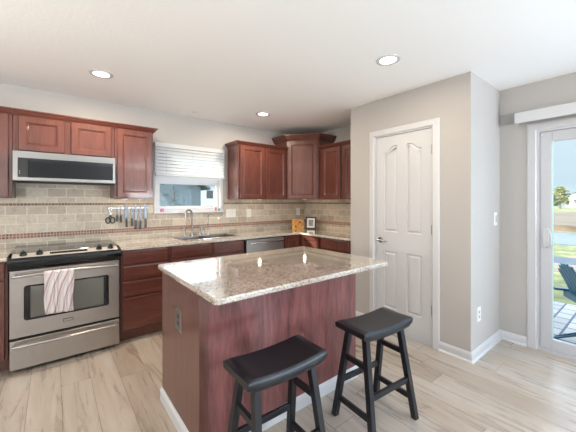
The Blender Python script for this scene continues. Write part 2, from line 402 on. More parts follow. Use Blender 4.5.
def added_window(name, x0, x1, y0, y1, z0, z1, along, label):  # window added where none is known, to bring light into the room
    b = MB(); f = .07
    if along == 'x':
        b.box(x0, x1, y0, y1, z0, z0 + f).box(x0, x1, y0, y1, z1 - f, z1).box(x0, x0 + f, y0, y1, z0, z1).box(x1 - f, x1, y0, y1, z0, z1).box((x0 + x1) / 2 - .03, (x0 + x1) / 2 + .03, y0, y1, z0, z1)
        g = MB().box(x0 + f, x1 - f, (y0 + y1) / 2 - .004, (y0 + y1) / 2 + .004, z0 + f, z1 - f)
    else:
        b.box(x0, x1, y0, y1, z0, z0 + f).box(x0, x1, y0, y1, z1 - f, z1).box(x0, x1, y0, y0 + f, z0, z1).box(x0, x1, y1 - f, y1, z0, z1).box(x0, x1, (y0 + y1) / 2 - .03, (y0 + y1) / 2 + .03, z0, z1)
        g = MB().box((x0 + x1) / 2 - .004, (x0 + x1) / 2 + .004, y0 + f, y1 - f, z0 + f, z1 - f)
    o = struct(name, b, 'white_paint', label); obj('pane', g, 'window_glass', o); return o
added_window('window_added_2', -2.25, -.85, YF - .09, YF - .03, .65, 2.25, 'x', 'added white framed window behind the viewer')
added_window('window_added_3', 2.15, 3.55, YF - .09, YF - .03, .65, 2.25, 'x', 'second added white framed window behind the viewer')
added_window('window_added_4', XL - .09, XL - .03, -3.1, -1.5, .6, 2.3, 'y', 'added white framed window in the left wall')
added_window('window_added_5', XS + .03, XS + .09, -7.1, -5.4, .1, 2.15, 'y', 'added white framed glass door beyond the sliding door')
# baseboards
BB = [(0, 0), (.014, 0), (.014, .062), (.010, .074), (.004, .083), (0, .083)]
SH = [(.014, 0), (.026, 0), (.024, .010), (.014, .018)]
def baseboard(name, path, label, mat='white_paint', h=1.0):
    b = MB().sweep([(o, z * h) for o, z in BB], path); b.sweep(SH, path); return struct(name, b, mat, label)
baseboard('baseboard_pantry', [(XP, YP0 - .002), (XP, -1.752)], 'white baseboard left of the pantry door')
baseboard('baseboard_corner', [(XP, -2.518), (XP, YP1), (XS, YP1), (XS, -2.983)], 'white baseboard wrapping the wall corner right of the pantry door')
baseboard('baseboard_slider', [(XS, -4.98), (XS, -5.4)], 'white baseboard beyond the sliding door')
baseboard('baseboard_left', [(XL, YF), (XL, 0)], 'white baseboard on the left wall')
baseboard('baseboard_front', [(XS, YF), (XL, YF)], 'white baseboard behind the viewer')
baseboard('baseboard_back', [(XL, 0), (-.94, 0)], 'white baseboard at the far left of the back wall')

# ---- kitchen window (window_1)
b = MB(); fw = .042
b.box(WX0, WX1, -.012, .12, WZ0, WZ0 + fw, .003).box(WX0, WX1, -.006, .12, WZ1 - fw, WZ1, .003)
b.box(WX0, WX0 + fw, -.006, .12, WZ0 + fw, WZ1 - fw, .003).box(WX1 - fw, WX1, -.006, .12, WZ0 + fw, WZ1 - fw, .003)
win = struct('window_1', b, 'white_gloss', 'white framed single hung window over the sink')
b = MB(); b.box(WX0 - .012, WX1 + .012, -.030, .0, WZ0 - .014, WZ0 + .008, .004); obj('window_sill', b, 'white_gloss', win)
def sash(x0, x1, z0, z1, y, wdt, nm, top=.034):
    b = MB(); b.box(x0, x1, y, y + .03, z0, z0 + wdt).box(x0, x1, y, y + .03, z1 - top, z1).box(x0, x0 + wdt, y, y + .03, z0 + wdt, z1 - top).box(x1 - wdt, x1, y, y + .03, z0 + wdt, z1 - top)
    s_ = obj(nm, b, 'white_gloss', win); obj('pane', MB().box(x0 + wdt, x1 - wdt, y + .012, y + .018, z0 + wdt, z1 - top), 'window_glass', s_)
sash(WX0 + fw, WX1 - fw, WZ0 + fw, 1.672, .045, .034, 'lower_sash', .108)
sash(WX0 + fw, WX1 - fw, 1.580, WZ1 - fw, .078, .034, 'upper_sash')

# ---- pantry door (door_1)
b = MB(); cw = .062
def casing_bm(fixed, a0, a1, ztop, out, w=.062, axis='X'):
    """U-shaped door casing around a0..a1 (y), face at fixed, going out by -out in X"""
    b = MB(); pr = [(0, 0), (0, .010), (.006, .016), (w - .014, .012), (w - .004, .008), (w, .004), (w, 0)]
    def pt(i, side):
        r = []
        for a, d in pr:
            if side == 'l0': r.append((fixed - d, a1 + a, 0))
            elif side == 'l1': r.append((fixed - d, a1 + a, ztop + a))
            elif side == 'r1': r.append((fixed - d, a0 - a, ztop + a))
            else: r.append((fixed - d, a0 - a, 0))
        return r
    b.loft([pt(0, s_) for s_ in ('l0', 'l1', 'r1', 'r0')]); return b
tr = struct('trim_1', casing_bm(XP, PD0, PD1, PDZ, .014), 'white_gloss', 'white casing around the pantry door')
b = MB(); b.box(XP, XP + .11, PD0, PD0 + .012, 0, PDZ).box(XP, XP + .11, PD1 - .012, PD1, 0, PDZ).box(XP, XP + .11, PD0 + .012, PD1 - .012, PDZ - .012, PDZ)
obj('door_jamb', b, 'white_gloss', tr)
b = MB(); dx = XP + .012; y1 = PD1 - .015; y0 = PD0 + .015; DW = y1 - y0; DZ0 = .012; DZ1 = PDZ - .016
# slab front with four moulded panels: plane coordinates a (from the left edge), z
def arch(a0, a1, z0, zl, zr, n=14):
    pts = [(a0, z0), (a1, z0)]
    for k in range(n + 1):
        f = 1 - k / n; s_ = f * f * (3 - 2 * f)
        s2 = min(1, max(0, (f - .12) / .6)); s_ = s2 * s2 * (3 - 2 * s2)
        pts.append((a0 + (a1 - a0) * f, zl + (zr - zl) * s_))
    return pts
aL0, aL1, aR0, aR1 = .104, .258, .357, .512
sc = DW / .598
aL0, aL1, aR0, aR1 = [x * sc for x in (.098, .250, .350, .502)]
polys = [arch(aL0, aL1, 1.030, 1.865, 1.925), [(DW - a, z) for a, z in arch(DW - aR1, DW - aR0, 1.030, 1.865, 1.925)][::-1],
         [(aL0, .235), (aL1, .235), (aL1, .825), (aL0, .825)], [(aR0, .235), (aR1, .235), (aR1, .825), (aR0, .825)]]
def P(a, z, d=0): return Vector((dx + d, y1 - a, z))
outer = [(0, DZ0), (DW, DZ0), (DW, DZ1), (0, DZ1)]
edges = []
allr = []
for poly in [outer] + polys:
    vs = [b.b.verts.new(P(a, z)) for a, z in poly]; allr.append(vs)
    for i in range(len(vs)): edges.append(b.b.edges.new((vs[i], vs[(i + 1) % len(vs)])))
bmesh.ops.triangle_fill(b.b, edges=edges, use_beauty=True)
for poly, vs in zip(polys, allr[1:]):
    rings = [vs]
    for ins, d in ((.006, .012), (.013, .012), (.030, .002), (.034, .002)):
        rings.append([b.b.verts.new(P(a, z, d)) for a, z in off(poly, ins)])
    for r0, r1 in zip(rings, rings[1:]):
        for i in range(len(r0)):
            j = (i + 1) % len(r0); b.b.faces.new((r0[i], r0[j], r1[j], r1[i]))
    b.b.faces.new(rings[-1])
vb = [b.b.verts.new(P(a, z, .035)) for a, z in outer]
for i in range(4): b.b.faces.new((allr[0][i], allr[0][(i + 1) % 4], vb[(i + 1) % 4], vb[i]))
b.b.faces.new(vb)
door = struct('door_1', b, 'white_paint', 'white four panel arched pantry door')
b = MB(); hz = .935; hy = -1.898
b.lathe([(.0, -.006), (.028, -.006), (.032, .0), (.032, .006)], (dx - .006, hy, hz), 'X', 20)
b.tube([(dx - .01, hy, hz), (dx - .05, hy, hz)], .011, 12)
b.tube([(dx - .050, hy + .008, hz), (dx - .052, hy - .03, hz + .004), (dx - .052, hy - .07, hz - .002), (dx - .046, hy - .105, hz - .004)], [.012, .010, .008, .007], 10)
obj('door_handle', b, 'chrome', door, smooth=True)
for z in (1.83, 1.085, .335):
    b = MB(); b.tube([(dx - .008, y0 - .004, z - .045), (dx - .008, y0 - .004, z + .045)], .0065, 8); b.box(dx - .003, dx + .001, y0 - .010, y0 + .008, z - .045, z + .045)
    obj('hinge', b, 'steel', door)

# ---- sliding glass door (door_2)
tr = struct('trim_2', casing_bm(XS, SY1, SY0, SZ, .014, .072), 'white_paint', 'white casing around the sliding glass door')
b = MB(); b.box(XS, XS + .14, SY1, SY1 + .02, 0, SZ).box(XS, XS + .14, SY0 - .02, SY0, 0, SZ).box(XS, XS + .14, SY1 + .02, SY0 - .02, SZ - .02, SZ).box(XS, XS + .14, SY1 + .02, SY0 - .02, 0, .03)
d2 = struct('door_2', b, 'vinyl_shaded', 'white framed sliding glass patio door')
def slide_panel(ya, yb, x, nm):
    z0, z1 = .030, SZ - .022; w = .082; b = MB()
    b.box(x, x + .04, ya - w, ya, z0, z1, .003).box(x, x + .04, yb, yb + w, z0, z1, .003).box(x, x + .04, yb + w, ya - w, z0, z0 + .09, .003).box(x, x + .04, yb + w, ya - w, z1 - .09, z1, .003)
    q = obj(nm, b, 'vinyl_shaded', d2)
    b = MB(); g = .007
    b.box(x + .004, x + .012, ya - w - g, ya - w, z0 + .09, z1 - .09).box(x + .004, x + .012, yb + w + g, yb + w + 2 * g, z0 + .09, z1 - .09)
    obj('glass_edge_strip', b, 'glass_edge_tint', q)
    obj('pane', MB().box(x + .017, x + .023, yb + w, ya - w, z0 + .09, z1 - .09), 'window_glass', q)
    return q
q = slide_panel(SY0 - .022, -4.02, XS + .015, 'sliding_panel')
slide_panel(-3.94, SY1 + .022, XS + .07, 'fixed_panel')
b = MB(); hy = SY0 - .063; xx = XS + .015
b.box(xx - .010, xx, hy - .018, hy + .018, .925, 1.105, .003)
b.tube([(xx - .006, hy - .004, 1.09), (xx - .030, hy - .026, 1.085), (xx - .044, hy - .040, 1.06), (xx - .046, hy - .042, 1.01), (xx - .044, hy - .040, .965), (xx - .030, hy - .026, .945), (xx - .006, hy - .004, .94)], .007, 8)
b.tube([(xx - .010, hy, 1.0), (xx - .026, hy - .014, .985)], .005, 6)
obj('pull_handle', b, 'white_paint', q, smooth=True)
b = MB(); b.box(XS + .011, XS + .016, SY0 - .042, SY0 - .032, SZ - .055, SZ - .035); obj('latch', b, 'plate_white', q)
# vertical blind valance
v = thing('valance', (XS, -2.92, 2.07), 'long white window blind valance above the sliding door', 'valance')
b = MB(); b.box(XS - .102, XS - .092, -5.1, -2.925, 2.068, 2.164, .002).box(XS - .102, XS - .002, -2.925, -2.915, 2.068, 2.164, .002).box(XS - .102, XS - .002, -5.11, -5.1, 2.068, 2.164, .002).box(XS - .092, XS - .002, -5.1, -2.925, 2.150, 2.160)
obj('valance_board', b, 'white_paint', v)
b = MB(); b.box(XS - .07, XS - .035, -5.09, -2.935, 2.115, 2.150); obj('blind_track', b, 'steel', v)
_paint('patch_grey', (.36, .35, .345))
tag(obj('wall_patch', MB().box(XS - .012, XS - .001, -2.90, YP1 - .004, 2.092, 2.192, .001), 'patch_grey'), 'added flat grey patch on the wall left of the white valance', 'patch')  # added thin piece, gives the wall a darker grey patch here

# ================================================================== BACKSPLASH
CT = .914
b = MB(); T = .008
def bsx(b, x0, x1, z0, z1): b.box(x0, x1, -T, 0, z0, z1)
bsx(b, -.94, WX0 - .014, CT + .0005, 1.377 ); bsx(b, WX1 + .014, XR, CT + .0005, 1.377); bsx(b, WX0 - .014, WX1 + .014, CT + .0005, WZ0 - .016)
bsx(b, .0, .765, 1.377, 1.51)
bs = struct('trim_3', b, 'tile_x', 'beige travertine tile backsplash on the back wall')
b = MB(); b.box(-.94, XR - T, -T - .002, -T, .995, 1.045); obj('accent_band', b, 'mosaic_x', bs)
b = MB(); b.box(-.94, WX0 - .016, -T - .002, -T, 1.305, 1.331).box(WX1 + .016, XR - T, -T - .002, -T, 1.305, 1.331); obj('accent_band', b, 'dark_mosaic_x', bs)
b = MB(); b.box(XR - T, XR, YP0, -T, CT + .0005, 1.377); bs2 = struct('trim_4', b, 'tile_y', 'beige travertine tile backsplash on the right wall')
obj('accent_band', MB().box(XR - T - .002, XR - T, YP0, -T - .002, .995, 1.045), 'mosaic_y', bs2)
obj('accent_band', MB().box(XR - T - .002, XR - T, YP0, -T - .002, 1.305, 1.331), 'dark_mosaic_y', bs2)

# ================================================================== CABINETS
UB, UT = 1.377, 2.103; UY = -.305
CROWN = [(0, -.012), (.006, -.012), (.012, .0), (.022, .008), (.036, .028), (.044, .032), (.044, .042), (0, .042)]
CROWN_BIG = [(0, -.02), (.008, -.02), (.016, .0), (.030, .012), (.052, .050), (.062, .058), (.062, .078), (0, .078)]
def door_x(parent, x0, x1, z0, z1, y, name='door', prof=DOORP, mat='cherry'):
    b = MB().rect((x0, y - .0025, z0), (1, 0, 0), (0, -1, 0), x1 - x0, z1 - z0, prof); return obj(name, b, mat, parent)
def door_yx(parent, y0, y1, z0, z1, x, name='door', prof=DOORP, mat='cherry'):
    """on a face looking to -X; y0 > y1"""
    b = MB().rect((x - .0025, y0, z0), (0, -1, 0), (-1, 0, 0), y0 - y1, z1 - z0, prof); return obj(name, b, mat, parent)
def upper(x0, x1, z0, doors, crown, label):
    t = thing('upper_cabinet', (x0, -.002, z0), label, 'cabinet', None)
    b = MB().box(x0, x1, UY, -.002 if z0 > 1.5 else -.0105, z0, UT, .0015); obj('body', b, 'cherry', t)
    for a, c in doors: door_x(t, a, c, z0 + .010, UT - .010, UY - .0005)
    obj('crown_moulding', MB().sweep(CROWN, crown, UT), 'cherry_across', t)
    return t
upper(-.92, -.003, UB, [(-.90, -.475), (-.455, -.028)], [(-.92, -.002), (-.92, UY), (-.002, UY)], 'tall reddish cherry wall cabinet at the left edge, left of the microwave')
upper(.0, .762, 1.783, [(.036, .358), (.406, .740)], [(-.001, UY), (.763, UY)], 'short two door cherry wall cabinet above the microwave')
upper(.765, 1.135, UB, [(.787, 1.120)], [(.764, UY), (1.135, UY), (1.135, -.002)], 'single door cherry wall cabinet between microwave and window')
upper(2.193, 3.012, UB, [(2.215, 2.602), (2.625, 2.992)], [(2.193, -.002), (2.193, UY), (3.011, UY)], 'two door cherry wall cabinet just right of the window')
# diagonal corner
t = thing('corner_cabinet', (3.33, -.3, UB), 'taller diagonal cherry corner wall cabinet with heavy crown', 'cabinet')
HT = 2.255; dY = -.665; xa = 3.015
poly = [(xa, -.0105), (xa, UY), (3.318, dY), (XR - .0105, dY), (XR - .0105, -.0105)]
b = MB(); b.loft([[(x, y, UB) for x, y in poly], [(x, y, HT) for x, y in poly]]); obj('body', b, 'cherry', t)
A_ = Vector((xa, UY, 0)); B_ = Vector((3.318, dY, 0)); u = (B_ - A_).normalized(); w = Vector((u.y, -u.x, 0)); L = (B_ - A_).length
b = MB().rect(A_ + u * .02 + Vector((0, 0, UB + .01)) + w * .0005, u, w, L - .04, HT - UB - .03, DOORP); obj('door', b, 'cherry', t)
b = MB().sweep(CROWN_BIG, [(xa, -.002), (xa, UY), (3.318, dY), (XR - .002, dY)], HT); b.loft([[(x, y, HT + .06) for x, y in poly], [(x, y, HT + .076) for x, y in poly]])
obj('crown_moulding', b, 'cherry_across', t)
# right leg upper
xu = XR - .325 + .02
t = thing('upper_cabinet', (xu, -1.1, UB), 'cherry wall cabinet on the right wall beside the tall corner cabinet', 'cabinet')
b = MB().box(xu, XR - .0105, YP0 + .003, dY - .003, UB, UT, .0015); obj('body', b, 'cherry', t)
door_yx(t, -.730, -1.082, UB + .01, UT - .01, xu - .0005); door_yx(t, -1.118, -1.478, UB + .01, UT - .01, xu - .0005)
obj('crown_moulding', MB().sweep(CROWN, [(xu, dY - .005), (xu, YP0 + .003)], UT), 'cherry_across', t)

# base cabinets
BY = -.605; BZ0, BZ1 = .105, .8835
def base_cab(x0, x1, label, fronts):
    t = thing('base_cabinet', (x0, -.3, 0), label, 'cabinet')
    if 'sink' in label:   # open box so that the bowls hang inside
        b = MB().box(x0, x0 + .018, BY, -.012, BZ0, BZ1).box(x1 - .018, x1, BY, -.012, BZ0, BZ1).box(x0 + .018, x1 - .018, BY, BY + .018, BZ0, BZ1).box(x0 + .018, x1 - .018, -.03, -.012, BZ0, BZ1).box(x0 + .018, x1 - .018, BY + .018, -.03, BZ0, BZ0 + .018)
    else: b = MB().box(x0, x1, BY, -.012, BZ0, BZ1, .0015)
    obj('body', b, 'cherry', t)
    obj('toe_kick', MB().box(x0, x1, BY + .065, BY + .08, 0.001, BZ0), 'cherry_side', t)
    for nm, a, c, z0, z1 in fronts:
        door_x(t, a, c, z0, z1, BY - .0005, nm, SLABP if nm != 'door' else DOORP, 'cherry_across' if nm != 'door' else 'cherry')
    return t
base_cab(-.92, -.004, 'cherry base cabinet left of the range', [('drawer', -.90, -.47, .745, .872), ('drawer', -.455, -.022, .745, .872), ('door', -.90, -.47, .125, .728), ('door', -.455, -.022, .125, .728)])
base_cab(.770, 1.217, 'cherry four drawer base cabinet right of the range', [('drawer', .788, 1.200, .745, .874), ('drawer', .788, 1.200, .594, .728), ('drawer', .788, 1.200, .443, .577), ('drawer', .788, 1.200, .125, .426)])
base_cab(1.219, 2.108, 'wide cherry base cabinet under the sink', [('drawer_front', 1.240, 1.660, .752, .876), ('drawer_front', 1.700, 2.092, .752, .876), ('door', 1.240, 1.660, .125, .735), ('door', 1.700, 2.092, .125, .735)])
# corner + right leg
XB = 3.0 + .02
t = thing('base_cabinet', (2.9, -.3, 0), 'cherry corner base cabinet right of the dishwasher', 'cabinet')
b = MB(); b.box(2.712, XR - .012, BY, -.012, BZ0, BZ1).box(XB, XR - .012, -1.000, BY, BZ0, BZ1); obj('body', b, 'cherry', t)
b = MB(); b.box(2.712, XB + .08, BY + .065, BY + .08, .001, BZ0).box(XB + .065, XB + .08, -1.0, BY + .065, .001, BZ0); obj('toe_kick', b, 'dark_gap', t)
door_x(t, 2.735, 3.000, .125, .872, BY - .0005); door_yx(t, -.640, -.985, .125, .872, XB - .0005)
t = thing('base_cabinet', (3.02, -1.25, 0), 'cherry base cabinet with drawer at the right end of the counter', 'cabinet')
obj('body', MB().box(XB, XR - .012, YP0 + .003, -1.003, BZ0, BZ1), 'cherry', t)
obj('toe_kick', MB().box(XB + .065, XB + .08, YP0 + .003, -1.003, .001, BZ0), 'dark_gap', t)
door_yx(t, -1.022, -1.488, .745, .872, XB - .0005, 'drawer', SLABP); door_yx(t, -1.022, -1.488, .125, .728, XB - .0005)

# countertops
CF = -.645; C0 = .8845
t = thing('countertop', (2.2, -.3, C0), 'L-shaped speckled granite countertop along the sink wall', 'countertop')
b = MB(); SX0, SX1, SYa, SYb = 1.42, 2.09, -.50, -.13
bv = .004
b.box(.768, SX0, CF, -T - .001, C0, CT, bv).box(SX1, XR - T - .001, CF, -T - .001, C0, CT, bv).box(SX0 - .006, SX1 + .006, CF, SYa, C0, CT, bv).box(SX0 - .006, SX1 + .006, SYb, -T - .001, C0, CT, bv)
b.box(2.980, XR - T - .001, YP0 + .002, CF + .008, C0, CT, bv); obj('slab', b, 'granite', t)
tag(obj('countertop', MB().box(-.94, -.006, CF, -T - .001, C0, CT, bv), 'granite'), 'short granite countertop left of the range', 'countertop')
# sink
t = thing('sink', (1.75, -.3, CT), 'stainless double bowl sink set into the granite counter', 'sink')
b = MB(); e_ = .018
b.box(SX0 - e_, SX1 + e_, SYa - e_, SYa + .012, CT + .0005, CT + .005, .002).box(SX0 - e_, SX1 + e_, SYb - .012, SYb + e_, CT + .0005, CT + .005, .002).box(SX0 - e_, SX0 + .012, SYa, SYb, CT + .0005, CT + .005, .002).box(SX1 - .012, SX1 + e_, SYa, SYb, CT + .0005, CT + .005, .002)
obj('rim', b, 'steel', t)
for a, c in ((SX0 + .010, 1.735), (1.760, SX1 - .010)):
    b = MB(); y0_, y1_ = SYa + .01, SYb - .01; zb = CT - .19; w_ = .003
    b.box(a, c, y0_, y1_, zb, zb + w_).box(a, a + w_, y0_, y1_, zb, CT + .001).box(c - w_, c, y0_, y1_, zb, CT + .001).box(a, c, y0_, y0_ + w_, zb, CT + .001).box(a, c, y1_ - w_, y1_, zb, CT + .001)
    obj('basin', b, 'steel', t)
    obj('drain', MB().lathe([(0, 0), (.035, 0), (.035, .004), (.02, .002), (0, .002)], ((a + c) / 2, -.3, zb + w_)), 'chrome', t)
# faucets
t = thing('kitchen_faucet', (1.655, -.10, CT), 'tall gooseneck kitchen faucet behind the sink', 'faucet')
b = MB(); fx_, fy_ = 1.655, -.095
b.lathe([(0, 0), (.028, 0), (.028, .012), (.017, .03), (.0135, .05), (.0135, .055)], (fx_, fy_, CT + .0005))
pts = [(fx_, fy_, CT + .04), (fx_ - .003, fy_, CT + .15), (fx_ - .009, fy_ - .003, CT + .25)]
for k in range(1, 9):
    a = math.pi * k / 8 * .92; rr = .048
    pts.append((fx_ - .010 - .92 * rr * (1 - math.cos(a)), fy_ - .004 - .40 * rr * (1 - math.cos(a)), CT + .280 + rr * math.sin(a)))
b.tube(pts, .0125, 12); spout = obj('spout', b, 'faucet_steel', t, smooth=True)
p_ = Vector(pts[-1]); b = MB().tube([p_, p_ + Vector((-.004, -.004, -.05)), p_ + Vector((-.006, -.006, -.075))], [.0145, .0175, .015], 12); obj('spray_head', b, 'steel', t, smooth=True)
def lever_post(name, x, y, h, label, cat):
    t = thing(name, (x, y, CT), label, cat)
    b = MB().lathe([(0, 0), (.021, 0), (.021, .008), (.013, .02), (.011, h * .6), (.015, h * .75), (.013, h)], (x, y, CT + .0005), n=16); obj('post', b, 'steel', t, smooth=True)
    obj('lever', MB().tube([(x, y, CT + h * .92), (x - .004, y - .05, CT + h * 1.05)], [.008, .0055], 8), 'steel', t, smooth=True); return t
lever_post('faucet_handle', 1.560, -.095, .115, 'steel lever handle left of the tall faucet', 'faucet handle')
lever_post('side_sprayer', 1.757, -.095, .105, 'steel side sprayer just right of the tall faucet', 'sprayer')
lever_post('soap_dispenser', 1.803, -.095, .110, 'steel soap dispenser between the two faucets', 'soap dispenser')
t = thing('filter_faucet', (1.865, -.095, CT), 'small chrome drinking water faucet right of the tall faucet', 'faucet')
b = MB(); x_ = 1.865
b.lathe([(0, 0), (.020, 0), (.020, .01), (.010, .03), (.007, .05)], (x_, -.095, CT + .0005), n=16)
pts = [(x_, -.095, CT + .04), (x_, -.095, CT + .22)]
for k in range(1, 9):
    a = math.pi * k / 8 * .9; pts.append((x_ + .5 * .045 * (1 - math.cos(a)), -.095 - .85 * .045 * (1 - math.cos(a)), CT + .225 + .045 * math.sin(a)))
b.tube(pts, .006, 8); obj('spout', b, 'chrome', t, smooth=True)
obj('lever', MB().tube([(x_, -.095, CT + .055), (x_ + .035, -.10, CT + .062)], .005, 6), 'chrome', t)

# ================================================================== DISHWASHER
t = thing('dishwasher', (2.41, -.3, 0), 'stainless steel dishwasher right of the sink cabinet', 'dishwasher')
obj('body', MB().box(2.112, 2.708, BY + .01, -.02, .02, BZ1 - .003), 'black_plastic', t)
obj('door', MB().box(2.122, 2.698, BY - .035, BY + .009, .115, .872, .004, 2), 'steel', t)
obj('kick_plate', MB().box(2.122, 2.698, BY + .04, BY + .05, .003, .11), 'black_plastic', t)
pts = [(2.16 + .50 * k / 10, BY - .035 - .030 - .018 * math.sin(math.pi * k / 10), .832) for k in range(11)]
b = MB().tube([(2.16, BY - .034, .832)] + pts + [(2.66, BY - .034, .832)], .0095, 10); obj('handle', b, 'chrome', t, smooth=True)

# ================================================================== RANGE
t = thing('range', (.381, -.33, 0), 'stainless steel slide-in electric range with black control front', 'range')
obj('body', MB().box(.006, .756, -.615, -.014, .03, .895), 'black_plastic', t)
for x in (.04, .72):
    for y in (-.58, -.06): obj('foot', MB().lathe([(.015, 0), (.015, .03)], (x, y, .0005), n=10), 'black_plastic', t)
FY = -.655
# oven door (frame with window), rings built as a picture frame
def framed(mb, x0, x1, z0, z1, yb, yf, hx0, hx1, hz0, hz1, rad=.004):
    """thick frame with a rectangular hole"""
    def rr(a, c, e, g, y, rad, n=5):
        return [(x, y, z) for x, z in rounded(a, c, e, g, rad, n)]
    e = .003
    mb.loft([rr(x0, x1, z0, z1, yb, .004), rr(x0, x1, z0, z1, yf + e, .004), rr(x0 + e, x1 - e, z0 + e, z1 - e, yf, .004), rr(hx0, hx1, hz0, hz1, yf, rad), rr(hx0, hx1, hz0, hz1, yb, rad)], False, False)
    return mb
dr = MB(); framed(dr, .006, .756, .278, .806, -.616, FY, .090, .672, .405, .682, .022)
drp = obj('oven_door', dr, 'steel', t)
b = MB(); framed(b, .0905, .6715, .4055, .6815, -.62, FY + .001, .130, .632, .4055 + .012, .6815 - .012); obj('window_border', b, 'black_glass', drp)
obj('window_glass', MB().box(.130, .632, -.640, -.634, .417, .670), 'oven_glass', drp)
b = MB(); b.box(.338, .408, FY - .004, FY - .0005, .338, .362, .001); bd = obj('badge', b, 'black_plastic', drp)
obj('badge_rim', MB().box(.342, .404, FY - .0055, FY - .0042, .342, .358, .0005), 'steel', bd)
def bar_handle(z, parent, bow=.012):
    pts = []
    for k in range(15):
        f = k / 14; pts.append((.030 + .700 * f, FY - .045 - .012 * math.sin(math.pi * f), z + bow * math.sin(math.pi * f) - .004))
    b = MB().tube([(.030, FY - .001, z - .006)] + pts + [(.730, FY - .001, z - .006)], .0115, 12); obj('handle', b, 'steel', parent, smooth=True)
bar_handle(.768, drp)
dw = obj('storage_drawer', MB().box(.006, .756, FY, -.616, .030, .258, .004), 'steel', t); bar_handle(.226, dw, .004)
# black curved control front
b = MB(); pr = [(-.616, .816), (FY - .004, .816), (FY - .018, .835), (FY - .022, .862), (FY - .016, .888), (FY + .004, .904), (-.616, .904)]
b.loft([[(-.004, y, z) for y, z in pr], [(.766, y, z) for y, z in pr]])
obj('control_front', b, 'black_glass', t, smooth=True)
# end caps
# sloped top panel
b = MB(); pr = [(FY - .004, .9045), (-.560, .9275), (-.555, .9275), (-.555, .897), (FY - .004, .897)]
b = MB(); b.loft([[(.018, y, z + .001) for y, z in ((FY + .002, .9045), (-.560, .926), (-.560, .905), (FY + .002, .9045 - .001))], [(.744, y, z + .001) for y, z in ((FY + .002, .9045), (-.560, .926), (-.560, .905), (FY + .002, .9045 - .001))]])
cp = obj('control_panel', b, 'pale_steel', t)
ang = math.atan2(.0215, .095)
def onpanel(x, y): return Vector((x, y, .9055 + (y - FY - .002) * math.tan(ang)))
sl = Matrix.Rotation(ang, 4, 'X')
obj('display', MB().box(-.13, .13, -.022, .022, .0005, .0025, mat=Matrix.Translation(onpanel(.381, -.604)) @ sl), 'black_glass', cp)
for x in (.085, .185, .600, .690):
    kb = MB().lathe([(0, .001), (.024, .001), (.024, .010), (.019, .014), (.017, .030), (0, .031)], n=20, mat=Matrix.Translation(onpanel(x, -.606)) @ sl)
    kk = obj('knob', kb, 'black_plastic', cp, smooth=True)
    kb = MB().box(-.005, .005, -.020, .020, .030, .040, .002, mat=Matrix.Translation(onpanel(x, -.606)) @ sl); obj('grip', kb, 'black_plastic', kk)
b = MB().box(-.004, .766, -.556, -.0125, .9155, .928, .003); obj('cooktop', b, 'black_glass', t)
# towel over the oven door handle
b = MB(); rows = []; nx = 26; hyc = FY - .055; hzc = .771
def towel_pt(i, j):
    f = i / nx; x = .212 + .196 * f
    s_ = j  # arc length along drape
    wav = .004 * math.sin(f * 19) + .003 * math.sin(f * 33 + 1)
    return f, x, wav
path = []
for k in range(9): path.append((hyc + .015, hzc - .20 + .20 * k / 8 - .0))
for k in range(1, 8):
    a = math.pi * k / 8; path.append((hyc + .0155 * math.cos(a), hzc + .0155 * math.sin(a) + .002))
for k in range(25): path.append((hyc - .0155, hzc - .325 * k / 24))
for th in (0, 1):
    pass
grid = []
for j, (y, z) in enumerate(path):
    row = []
    for i in range(nx + 1):
        f, x, wav = towel_pt(i, j); dn = max(0, (hzc - z)) ; fr = 1 if y < hyc else .35
        row.append(Vector((x + .010 * dn / .3 * (1 if f < .5 else -.3) + .004 * math.sin(z * 20), y - abs(wav) * fr * (1 + 3 * dn) * (1 if y < hyc else -0), z - (.008 * f if z < hzc - .3 else 0))))
    grid.append(row)
vs = [[b.b.verts.new(p) for p in r] for r in grid]
for j in range(len(vs) - 1):
    for i in range(nx): b.b.faces.new((vs[j][i], vs[j][i + 1], vs[j + 1][i + 1], vs[j + 1][i]))
tw = obj('dish_towel', b, 'towel_cloth', smooth=True); tag(tw, 'striped red grey and white dish towel hanging over the oven door handle', 'towel')
sm = tw.modifiers.new('solid', 'SOLIDIFY'); sm.thickness = .003; sm.offset = 0

# ================================================================== MICROWAVE
t = thing('microwave', (.381, -.2, 1.522), 'low stainless over-the-range microwave with black glass front', 'microwave')
MY = -.405; m0, m1, mz0, mz1 = .004, .760, 1.524, 1.778
obj('body', MB().box(m0 + .002, m1 - .002, MY + .03, -.0125, mz0 + .004, mz1), 'black_plastic', t)
b = MB(); framed(b, m0, m1, mz0, mz1, MY + .029, MY, m0 + .032, m1 - .022, mz0 + .030, mz1 - .058)
fr = obj('front_frame', b, 'grey_steel', t)
obj('glass_door', MB().box(m0 + .100, m1 - .0225, MY + .004, MY + .012, mz0 + .0305, mz1 - .0585), 'black_glass', t)
cpn = obj('control_strip', MB().box(m0 + .0325, m0 + .098, MY + .004, MY + .012, mz0 + .0305, mz1 - .0585), 'black_plastic', t)
b = MB()
for k in range(5): b.box(m0 + .055, m0 + .075, MY + .0025, MY + .0038, mz0 + .060 + k * .022, mz0 + .068 + k * .022)
obj('buttons', b, 'slot', cpn)
obj('indicator', MB().box(m0 + .042, m0 + .047, MY + .002, MY + .0038, mz0 + .060, mz0 + .066), 'led', cpn)
obj('indicator', MB().box(m0 + .042, m0 + .047, MY + .002, MY + .0038, mz0 + .078, mz0 + .084), 'led', cpn)
obj('vent_grille', MB().box(m0 + .01, m1 - .01, MY + .031, -.05, mz0 - .004, mz0 + .0035), 'slot', t)

